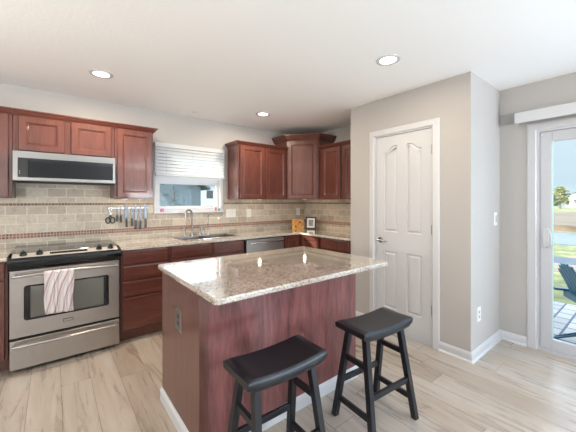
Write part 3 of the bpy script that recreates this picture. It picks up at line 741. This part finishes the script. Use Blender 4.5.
# ================================================================== ISLAND
IX0, IX1, IY0, IY1 = .860, 2.110, -2.300, -1.650
t = thing('kitchen_island', (1.5, -1.97, 0), 'reddish cherry kitchen island base with white baseboard', 'island')
b = MB().box(IX0 + .004, IX1 - .004, IY0 + .004, IY1, .001, C0 - .001); obj('body', b, 'cherry', t)
obj('front_panel', MB().box(IX0 + .048, IX1 - .0, IY0, IY0 + .0035, .001, C0 - .001), 'cherry_island', t)
obj('end_panel', MB().box(IX0, IX0 + .0035, IY0 + .004, IY1, .001, C0 - .001), 'cherry_side', t)
obj('end_panel', MB().box(IX1 - .0035, IX1, IY0 + .004, IY1, .001, C0 - .001), 'cherry_side', t)
obj('corner_trim', MB().box(IX0 - .003, IX0 + .047, IY0 - .006, IY0 + .0035, .001, C0 - .001, .0015), 'cherry_side', t)
b = MB().sweep([(o + .001, z) for o, z in BB], [(IX0, IY1), (IX0, IY0), (IX1, IY0), (IX1, IY1)]);
obj('baseboard', b, 'white_paint', t)
for a, c in ((.905, 1.295), (1.305, 1.685), (1.695, 2.085)):
    b = MB().rect((c, IY1 + .0005, .125), (-1, 0, 0), (0, 1, 0), c - a, .74, DOORP); obj('door', b, 'cherry', t)
b = MB(); poly = rounded(.834, 2.188, -2.546, -1.612, .03)
rings = []
for ins, z in ((.004, C0), (0, C0 + .004), (0, CT - .008), (.002, CT - .003), (.006, CT)): rings.append([(x, y, z) for x, y in off(poly, ins)])
b.loft(rings)
tag(obj('island_countertop', b, 'granite_island'), 'polished speckled granite top of the kitchen island', 'countertop')
# outlet on island end
def plate(name, o, u, w, W, H, label, mat, inner, slots=True, group=None, cat='outlet', n=1):
    """wall plate centred at o"""
    o, u, w = Vector(o), Vector(u), Vector(w); z = Vector((0, 0, 1))
    t = thing(name, o, label, cat, group)
    obj('cover_plate', MB().rect(o - u * W / 2 - z * H / 2, u, w, W, H, [(0, 0), (0, .003), (.003, .005)]), mat, t)
    for k in range(n):
        c = o + u * ((k - (n - 1) / 2) * .046)
        if slots:
            for dz in (-.020, .020):
                r_ = obj('receptacle', MB().rect(c - u * .017 + z * (dz - .014), u, w, .034, .028, [(0, .005), (0, .0065), (.002, .007)]), inner, t)
                b = MB()
                for du in (-.006, .006): b.rect(c + u * (du - .001) + z * (dz - .004), u, w, .002, .009, [(0, .0071), (0, .0075)])
                obj('slots', b, 'slot', r_)
        else:
            obj('rocker', MB().rect(c - u * .016 - z * .033, u, w, .032, .066, [(0, .005), (0, .007), (.002, .0085)]), inner, t)
    return t
XN = (-1, 0, 0); YN = (0, -1, 0)
plate('wall_outlet', (IX0 - .0005, -1.985, .645), (0, -1, 0), XN, .095, .132, 'steel outlet plate on the end of the island', 'steel', 'blade_steel')
plate('light_switch', (2.243, -T - .0005, 1.180), (1, 0, 0), YN, .150, .118, 'wide double switch plate on the backsplash right of the window', 'plate_cream', 'plate_white', False, cat='switch', n=2)
plate('wall_outlet', (2.534, -T - .0005, 1.176), (1, 0, 0), YN, .074, .118, 'cream outlet on the backsplash under the two door cabinet', 'plate_cream', 'plate_white')
plate('wall_outlet', (3.488, -T - .0005, 1.177), (1, 0, 0), YN, .078, .120, 'cream outlet above the orange picture in the counter corner', 'plate_cream', 'plate_white')
plate('light_switch', (3.615, YP1 - .0005, 1.180), (1, 0, 0), YN, .078, .124, 'white light switch on the short wall left of the sliding door', 'plate_white', 'white_gloss', False, cat='switch')
plate('wall_outlet', (3.195, YP1 - .0005, .362), (1, 0, 0), YN, .078, .124, 'white outlet low on the short wall near the baseboard', 'plate_white', 'white_gloss')
b = MB().lathe([(0, 0), (.018, 0), (.016, -.006), (0, -.008)], (2.055, -T - .0005, 1.115), 'Y', 16)
tag(obj('air_switch', b, 'plate_white', smooth=True), 'small round white button on the backsplash right of the faucets', 'button')

# ================================================================== KNIFE STRIP AND TOOLS
ZK = 1.272
kg = 'tools on the magnetic strip'
tag(obj('magnetic_strip', MB().box(.735, 1.155, -T - .016, -T - .0005, ZK - .012, ZK + .012, .003), 'steel'), 'steel magnetic knife strip on the backsplash', 'knife strip')
yk = -T - .0165
def knife(x, zt, zm, zb, w, label, name='kitchen_knife'):
    t = thing(name, (x, yk, zt), label, 'knife', kg)
    bl = [(-w * .5, zm - zt), (w * .5, zm - zt), (w * .5, -.035), (w * .2, -.008), (-w * .45, 0), (-w * .5, -.02)]
    obj('blade', MB().prism(bl, (x, yk, zt), (1, 0, 0), (0, 0, 1), (0, -1, 0), .002), 'blade_steel', t)
    hw = .010; h = zb - zt; m_ = zm - zt
    hd = [(-hw * .8, m_), (-hw, m_ - .02), (-hw * .8, (m_ + h) / 2), (-hw * 1.1, h + .01), (-hw * .4, h), (hw * .9, h + .004), (hw * .9, (m_ + h) / 2), (hw * .9, m_)]
    obj('handle', MB().prism(hd[::-1], (x, yk + .0, zt), (1, 0, 0), (0, 0, 1), (0, -1, 0), .016, .003), 'black_plastic', t)
knife(.830, 1.292, 1.200, 1.122, .010, 'small paring knife next to the scissors on the magnetic strip')
knife(.868, 1.292, 1.195, 1.110, .012, 'slim paring knife, second from the scissors')
knife(.924, 1.312, 1.157, 1.054, .040, 'wide bladed cleaver-like knife at the middle of the strip')
knife(.980, 1.294, 1.160, 1.062, .016, 'narrow utility knife right of the wide blade')
knife(1.020, 1.314, 1.134, 1.025, .024, 'long knife hanging lowest, left of the pair with low handles')
knife(1.068, 1.300, 1.126, 1.022, .020, 'long knife hanging lowest, second from the right end')
knife(1.126, 1.316, 1.148, 1.036, .034, 'broad chef knife at the right end of the strip')
t = thing('scissors', (.762, yk, 1.28), 'black handled kitchen scissors at the left end of the strip', 'scissors', kg)
for sg in (-1, 1):
    bl = [(-.006, 0), (.006, 0), (.004, .085), (-.002, .085)]
    mt = Matrix.Translation((.765, yk - (.003 if sg > 0 else 0), 1.195)) @ Matrix.Rotation(R(9 * sg), 4, 'Y')
    b = MB(); b.loft([[mt @ Vector((x, -.0, z)) for x, z in bl], [mt @ Vector((x, -.0025, z)) for x, z in bl]]); obj('blade', b, 'chrome', t)
    pts = [(.765 - sg * .022 + .020 * math.cos(a), yk - .006, 1.140 + .032 * math.sin(a)) for a in [2 * math.pi * k / 16 for k in range(17)]]
    b = MB().tube(pts, .0055, 8); b.tube([(.765 - sg * .012, yk - .006, 1.168), (.765, yk - .006, 1.196)], .006, 8); obj('handle', b, 'black_plastic', t, smooth=True)

# ================================================================== PICTURES ON COUNTER
def picture(name, c, ang_, w, h, border, print_, mat_frame, label, mat_board=None):
    t = thing(name, (0, 0, 0), label, 'picture frame'); t.location = (c[0], c[1], CT + .001); t.rotation_euler = (R(-10), 0, ang_)
    f = border; b = MB()
    b.box(-w / 2, -w / 2 + f, -.006, .006, 0, h, .001).box(w / 2 - f, w / 2, -.006, .006, 0, h, .001).box(-w / 2 + f, w / 2 - f, -.006, .006, 0, f).box(-w / 2 + f, w / 2 - f, -.006, .006, h - f, h)
    obj('frame', b, mat_frame, t, local=True)
    if mat_board:
        obj('mat_board', MB().box(-w / 2 + f, w / 2 - f, -.001, .003, f, h - f), mat_board, t, local=True); g = f + w * .17
        obj('print', MB().box(-w / 2 + g, w / 2 - g, -.003, -.0012, g, h - g), print_, t, local=True)
    else: obj('print', MB().box(-w / 2 + f, w / 2 - f, -.002, .003, f, h - f), print_, t, local=True)
    return t
p1 = picture('picture_frame', (3.335, -.20), R(-8), .215, .150, .008, 'print_orange', 'print_orange', 'small orange patterned picture propped in the counter corner')
p2 = picture('picture_frame', (3.44, -.37), R(-52), .165, .190, .020, 'print_grey', 'black_plastic', 'black framed small photo beside the orange picture', 'plate_white')
obj('dark_shape', MB().box(.02, .05, -.0035, -.0022, .09, .115), 'slot', p1, local=True); obj('dark_shape', MB().box(-.06, -.04, -.0035, -.0022, .02, .05), 'slot', p1, local=True)
b = MB(); b.box(-.02, .015, -.0035, -.0022, .06, .10); obj('pink_shape', b, 'pink', p1, local=True)
# window sill items
tag(obj('sponge', MB().box(1.292, 1.335, -.026, -.004, WZ0 + .0085, WZ0 + .048, .006, 2), 'pink'), 'pink sponge on the left end of the window sill', 'sponge')
b = MB().lathe([(0, 0), (.012, 0), (.010, .02), (.013, .035), (.006, .05), (0, .052)], (2.010, -.016, WZ0 + .0085), n=12); tag(obj('figurine', b, 'red_item', smooth=True), 'tiny red figurine on the right end of the window sill', 'figurine')
b = MB().lathe([(0, 0), (.016, 0), (.018, .018), (.010, .030), (0, .030)], (2.058, -.016, WZ0 + .0085), n=12); tag(obj('figurine', b, 'teal_item', smooth=True), 'tiny green figurine beside the red one on the sill', 'figurine')

# ================================================================== WINDOW BLIND
t = thing('window_blind', (1.67, -.03, 1.66), 'white horizontal slat blind pulled halfway down the sink window', 'blind')
bx0, bx1 = WX0 + .004, WX1 - .004
obj('head_rail', MB().box(bx0 - .008, bx1 + .004, -.060, -.014, 2.000, 2.052, .003), 'white_gloss', t)
b = MB(); z = 1.985; n = 0
while z > 1.697:
    mt = Matrix.Translation(((bx0 + bx1) / 2, -.040, z)) @ Matrix.Rotation(R(52), 4, 'X')
    b.box(-(bx1 - bx0) / 2, (bx1 - bx0) / 2, -.024, .024, -.0015, .0015, mat=mt); z -= .0406
obj('slats', b, 'blind_slat', t)
obj('bottom_rail', MB().box(bx0, bx1, -.062, -.018, 1.655, 1.678, .003), 'white_gloss', t)
for x in (bx0 + .12, (bx0 + bx1) / 2, bx1 - .12): obj('ladder_cord', MB().tube([(x, -.0640, 1.67), (x, -.0640, 2.0)], .0012, 5), 'white_paint', t)

# ================================================================== CEILING FIXTURES
def downlight(x, y, label, power):
    t = thing('recessed_light', (x, y, CE), label, 'ceiling light', 'recessed ceiling lights')
    obj('trim_ring', MB().lathe([(.062, -.001), (.066, -.006), (.088, -.004), (.090, -.0005), (.062, -.0005)], (x, y, CE), n=36), 'white_gloss', t, smooth=True)
    obj('lens', MB().lathe([(0, -.004), (.060, -.004), (.060, -.001), (0, -.001)], (x, y, CE), n=32), 'lamp_glow', t)
    light('recessed_lamp', 'AREA', (x, y, CE - .012), power, (1, .84, .64), (0, 0, -1), shape='DISK', size=.12, spread=R(178))
downlight(.597, -.80, 'round recessed ceiling light above the range', 20)
downlight(2.303, -2.456, 'round recessed ceiling light nearest the pantry door', 7)
downlight(2.333, -.685, 'small looking round recessed ceiling light near the corner cabinets', 12)
b = MB().lathe([(0, -.012), (.02, -.012), (.035, -.004), (.036, -.0005), (0, -.0005)], (1.634, -.241, CE), n=20)
tag(obj('ceiling_sensor', b, 'plate_white', smooth=True), 'small round sensor on the ceiling above the window', 'sensor')
for x, y, s_ in ((.88, -.17, 'left puck light under the single door cabinet'), (1.04, -.17, 'right puck light under the single door cabinet'), (2.62, -.17, 'puck light under the two door cabinet'), (3.33, -.35, 'puck light under the tall corner cabinet')):
    t = thing('puck_light', (x, y, UB), s_, 'puck light', 'under cabinet puck lights')
    obj('housing', MB().lathe([(.030, -.012), (.034, -.012), (.034, -.0005), (.030, -.0005)], (x, y, UB), n=20), 'plate_white', t)
    obj('lens', MB().lathe([(0, -.010), (.029, -.010), (.029, -.002), (0, -.002)], (x, y, UB), n=20), 'lamp_glow', t)
    light('puck_lamp', 'POINT', (x, y, UB - .03), .35, (1, .85, .66), shadow_soft_size=.02)

# ================================================================== STOOLS
def make_stool():
    t = thing('bar_stool', (0, 0, 0), 'x', 'stool', 'black saddle stools at the island')
    b = MB(); W, D, th = .450, .236, .052; n = 24; rings = []
    for k in range(n + 1):
        f = -1 + 2 * k / n; x = f * W / 2; top = .601 + .016 * f * f; rd = .012 if k in (0, n) else (.004 if k in (1, n - 1) else 0)
        th_ = th; hw = D / 2
        prof = [(-hw + .004 + rd, top - th_ + rd), (-hw + rd * .5, top - th_ * .8), (-hw, top - th_ * .3), (-hw + .006, top - .006 - rd * .3), (-hw + .012, top - rd * .6), (0, top - .004 - rd * .6), (hw - .012, top - rd * .6), (hw - .006, top - .006 - rd * .3), (hw, top - th_ * .3), (hw - rd * .5, top - th_ * .8), (hw - .004 - rd, top - th_ + rd)]
        rings.append([(x, y, z) for y, z in prof])
    b.loft(rings); obj('seat', b, 'black_wood', t, smooth=True, local=True)
    TX, TY, FX, FYY = .158, .066, .196, .150; zt = .553
    def leg(sx, sy, z):
        f = 1 - z / zt; return Vector((sx * (TX + (FX - TX) * f), sy * (TY + (FYY - TY) * f), z))
    h = .0175
    for sx_ in (-1, 1):
        for sy_ in (-1, 1):
            p0, p1 = leg(sx_, sy_, .001), leg(sx_, sy_, zt)
            sq = [(-h, -h), (h, -h), (h, h), (-h, h)]
            b = MB().loft([[p0 + Vector((a, c, 0)) for a, c in sq], [p1 + Vector((a, c, .0)) for a, c in sq]]); obj('leg', b, 'black_wood', t, local=True, bevel=.003)
    def rail(pa, pb, hw, hh):
        d = (pb - pa).normalized(); sd = d.cross(Vector((0, 0, 1))).normalized()
        pa = pa + d * h; pb = pb - d * h
        q = [sd * a + Vector((0, 0, c)) for a, c in ((-hw, -hh), (hw, -hh), (hw, hh), (-hw, hh))]
        return MB().loft([[pa + v_ for v_ in q], [pb + v_ for v_ in q]])
    for sx_ in (-1, 1):
        for z in (.125, .395): obj('stretcher', rail(leg(sx_, -1, z), leg(sx_, 1, z), .010, .016), 'black_wood', t, local=True, bevel=.002)
    for sy_ in (-1, 1): obj('stretcher', rail(leg(-1, sy_, .235), leg(1, sy_, .235), .010, .016), 'black_wood', t, local=True, bevel=.002)
    return t
s1 = make_stool(); s1.location = (1.118, -2.617, 0); s1.rotation_euler = (0, 0, R(-1.2)); s1['label'] = 'black saddle seat stool nearer the viewer, left of the other'
s2 = copy_tree(s1); s2.location = (1.858, -2.648, 0); s2.rotation_euler = (0, 0, R(-4.5)); s2['label'] = 'black saddle seat stool farther right, in front of the pantry door'

# ================================================================== OUTSIDE
GZ = -.20
b = MB().box(XS + .15, 120, -60, 70, GZ - .3, GZ); struct('lawn', b, 'grass', 'green lawn behind the house')
b = MB().box(-60, XS + .14, .16, 70, GZ - .3, GZ); struct('side_lawn', b, 'grass', 'lawn beyond the kitchen window')
struct('patio', MB().box(XS + .15, 6.3, -8, -1.5, GZ, GZ + .02), 'pavers', 'brick paver patio outside the sliding door')
b = MB().loft([[(10.2, -40, GZ), (11.3, -40, GZ), (11.3, 60, GZ), (10.2, 60, GZ)], [(10.2, -40, GZ + .012), (11.3, -40, GZ + .012), (11.3, 60, GZ + .012), (10.2, 60, GZ + .012)]]); struct('band', b, 'path', 'blue-grey band across the lawn')  # low blue-grey band laid across the lawn
def blob(pts, z0, z1): 
    return MB().loft([[(x, y, z0) for x, y in pts], [(x, y, z1) for x, y in pts]])
pe = []
for k in range(60): pe.append((14.2 + .35 * math.sin(k * .9), -40 + k * 1.7))
for k in range(60): pe.append((21.3 + .8 * math.sin(k * .6 + 1) - .02 * k, 60.3 - k * 1.7))
struct('pond', blob(pe, GZ, GZ + .02), 'pond_water', 'blue pond beyond the lawn')
pb = []
for k in range(60): pb.append((21.0 + .8 * math.sin(k * .6 + 1 + 0) * 0, -40 + k * 1.7))
for k in range(60): pb.append((44 + 2 * math.sin(k * .4), 60.3 - k * 1.7))
struct('bank', blob(pb, GZ, GZ + .30), 'dry_bank', 'dry brown bank beyond the pond')
struct('lawn_edge', MB().box(9.0, 10.15, -40, 60, GZ, GZ + .012), 'sandy_edge', 'sandy edge beside the blue-grey band')
# adirondack chair
def adirondack(loc, rz, label):
    t = thing('adirondack_chair', loc, label, 'chair', None, rz)
    z0 = 0
    for s_ in (-1, 1):
        # side rail / rear leg
        obj('side_rail', MB().prism([(.38, .36), (.38, .24), (-.45, .0), (-.38, .0), (.0, .17), (.38, .31)][::-1], (s_ * .25 - .012, 0, 0), (0, 1, 0), (0, 0, 1), (1, 0, 0), .024), 'chair_blue', t, local=True)
        obj('leg', MB().box(s_ * .285 - .012, s_ * .285 + .012, .28, .38, 0, .53, .002), 'chair_blue', t, local=True)
        obj('arm', MB().prism([(-.06, .46), (.09, .46), (.08, -.05), (.03, -.38), (-.03, -.38), (-.07, .0)], (s_ * .31, 0, .532), (s_, 0, 0), (0, 1, 0), (0, 0, 1), .022), 'chair_blue', t, local=True)
    b = MB()
    for k in range(5): b.box(-.265, .265, .30 - k * .085, .375 - k * .085, .345 - k * .032, .365 - k * .032, .002)
    obj('seat', b, 'chair_blue', t, local=True)
    for k in range(7):
        a = (k - 3); x = a * .075; top = .92 - .011 * a * a
        mt = Matrix.Translation((0, -.10, .20)) @ Matrix.Rotation(R(24), 4, 'X')
        b = MB().box(x * 1.0 - .033, x * 1.0 + .033, -.010, .010, 0, top - .18, .003, mat=mt); obj('back_slat', b, 'chair_blue', t, local=True)
    b = MB().box(-.30, .30, -.30, -.26, .47, .53); b.box(-.25, .25, -.16, -.135, .20, .27); obj('back_brace', b, 'chair_blue', t, local=True)
    return t
adirondack((4.66, -3.49, GZ + .021), R(-150), 'blue wooden adirondack chair on the patio outside the sliding door')
# tree
def blob_tree(x, y, h, wd, label, mat='foliage', seed=1):
    rnd = random.Random(seed); t = thing('lawn_tree', (x, y, GZ), label, 'tree')
    obj('trunk', MB().tube([(x, y, GZ), (x + .05, y, GZ + h * .35), (x, y, GZ + h * .7)], [.16, .12, .06], 8), 'bark', t)
    b = MB()
    for k in range(170):
        a = rnd.uniform(0, 6.28); f = rnd.random(); zz = h * (.18 + .80 * f); rad = wd * .5 * math.sin(math.pi * min(1, .22 + .78 * f)) ** .6 * rnd.uniform(.15, 1)
        c = Vector((x + rad * math.cos(a), y + rad * math.sin(a), GZ + zz)); r_ = rnd.uniform(.12, .30) * h / 4
        ret = bmesh.ops.create_icosphere(b.b, subdivisions=1, radius=r_)
        for v_ in ret['verts']: v_.co = Vector((v_.co.x * rnd.uniform(.7, 1.5), v_.co.y * rnd.uniform(.7, 1.5), v_.co.z * rnd.uniform(.5, .9))) + c
    obj('foliage', b, mat, t)
def at(px, d):  # far background placement from a bearing
    a = (px - 285.36) / 295.64; A = R(51.842)
    return .272 + d * (math.cos(A) + a * math.sin(A)), -3.76 + d * (math.sin(A) - a * math.cos(A))
x, y = at(560, 60); blob_tree(x, y, 4.6, 3.8, 'yellow green tree across the pond', seed=3)
x, y = at(552.5, 64); blob_tree(x, y, 2.6, 3.0, 'smaller dark shrub left of the tree across the pond', 'leaf', 5)
def house(name, x0, x1, y0, y1, hz, roof, mats, label, ridge='x', wins=()):
    t = thing(name, ((x0 + x1) / 2, (y0 + y1) / 2, GZ), label, 'house')
    b = MB().box(x0, x1, y0, y1, GZ, hz)
    ym, xm = (y0 + y1) / 2, (x0 + x1) / 2
    if ridge == 'y': b.loft([[(x0, y0, hz), (x1, y0, hz), (xm, y0, roof - .05)], [(x0, y1, hz), (x1, y1, hz), (xm, y1, roof - .05)]])
    else: b.loft([[(x0, y0, hz), (x0, y1, hz), (x0, ym, roof - .05)], [(x1, y0, hz), (x1, y1, hz), (x1, ym, roof - .05)]])
    obj('walls', b, mats[0], t)
    o_ = .4; b = MB(); th = .12
    if ridge == 'x':
        for s_, ye in ((1, y0 - o_), (-1, y1 + o_)): b.loft([[(x0 - o_, ye, hz - .12), (x0 - o_, ym, roof), (x0 - o_, ym, roof + th), (x0 - o_, ye, hz - .12 + th)], [(x1 + o_, ye, hz - .12), (x1 + o_, ym, roof), (x1 + o_, ym, roof + th), (x1 + o_, ye, hz - .12 + th)]])
    else:
        for xe in (x0 - o_, x1 + o_): b.loft([[(xe, y0 - o_, hz - .12), (xm, y0 - o_, roof), (xm, y0 - o_, roof + th), (xe, y0 - o_, hz - .12 + th)], [(xe, y1 + o_, hz - .12), (xm, y1 + o_, roof), (xm, y1 + o_, roof + th), (xe, y1 + o_, hz - .12 + th)]])
    obj('roof', b, mats[1], t)
    for (a0, a1, z0_, z1_, face) in wins:
        if face == 'y': obj('window', MB().box(a0, a1, y0 - .03, y0 - .001, z0_, z1_), 'oven_glass', t)
        else: obj('window', MB().box(x0 - .03, x0 - .001, a0, a1, z0_, z1_), 'oven_glass', t)
x, y = at(586, 80)
house('far_house', x - 3.5, x + 5, y - 4, y + 3.5, 2.6, 4.6, ('siding_white', 'roof_shingle'), 'white house in the distance across the pond', 'x', [(y - 2, y - 1, .8, 1.9, 'x'), (y + 1, y + 2, .8, 1.9, 'x')])
x, y = at(576, 95)
house('neighbour_house', -1.0, 6.7, 12.0, 20, 2.1, 4.9, ('siding_blue', 'roof_shingle'), 'blue grey neighbour house seen through the sink window', 'y', [])
house('neighbour_house', 9.6, 17, 21.0, 29, 3.0, 5.0, ('siding_cream', 'roof_shingle'), 'pale neighbour house at the right of the sink window view', 'x', [(10.9, 11.5, 1.6, 2.3, 'y')])
rnd = random.Random(9)
t = thing('yard_shrub', (3.3, 2.2, GZ), 'dark leafy shrub outside the left side of the sink window', 'shrub')
b = MB()
for k in range(160):
    a = rnd.uniform(0, 6.28); rr = rnd.uniform(0, .28); zz = rnd.uniform(.2, 1.85); c = Vector((1.78 + rr * math.cos(a), 1.0 + rr * math.sin(a), GZ + zz)); d = Vector((rnd.uniform(-1, 1), rnd.uniform(-1, 1), rnd.uniform(-.4, 1))).normalized(); sd = d.cross(Vector((rnd.uniform(-1, 1), rnd.uniform(-1, 1), rnd.uniform(-1, 1)))).normalized() * .018; nn = d.cross(sd).normalized() * .002
    b.loft([[c, c + sd * .3, c + nn], [c + d * .05, c + d * .05 + sd, c + d * .05 + nn], [c + d * .11, c + d * .11 + sd * .1, c + d * .11 + nn * .5]])
t.location = (1.78, 1.0, GZ)
obj('leaves', b, 'leaf', t); obj('stem', MB().tube([(1.78, 1.0, GZ), (1.78, 1.0, 1.5)], [.02, .008], 6), 'bark', t)
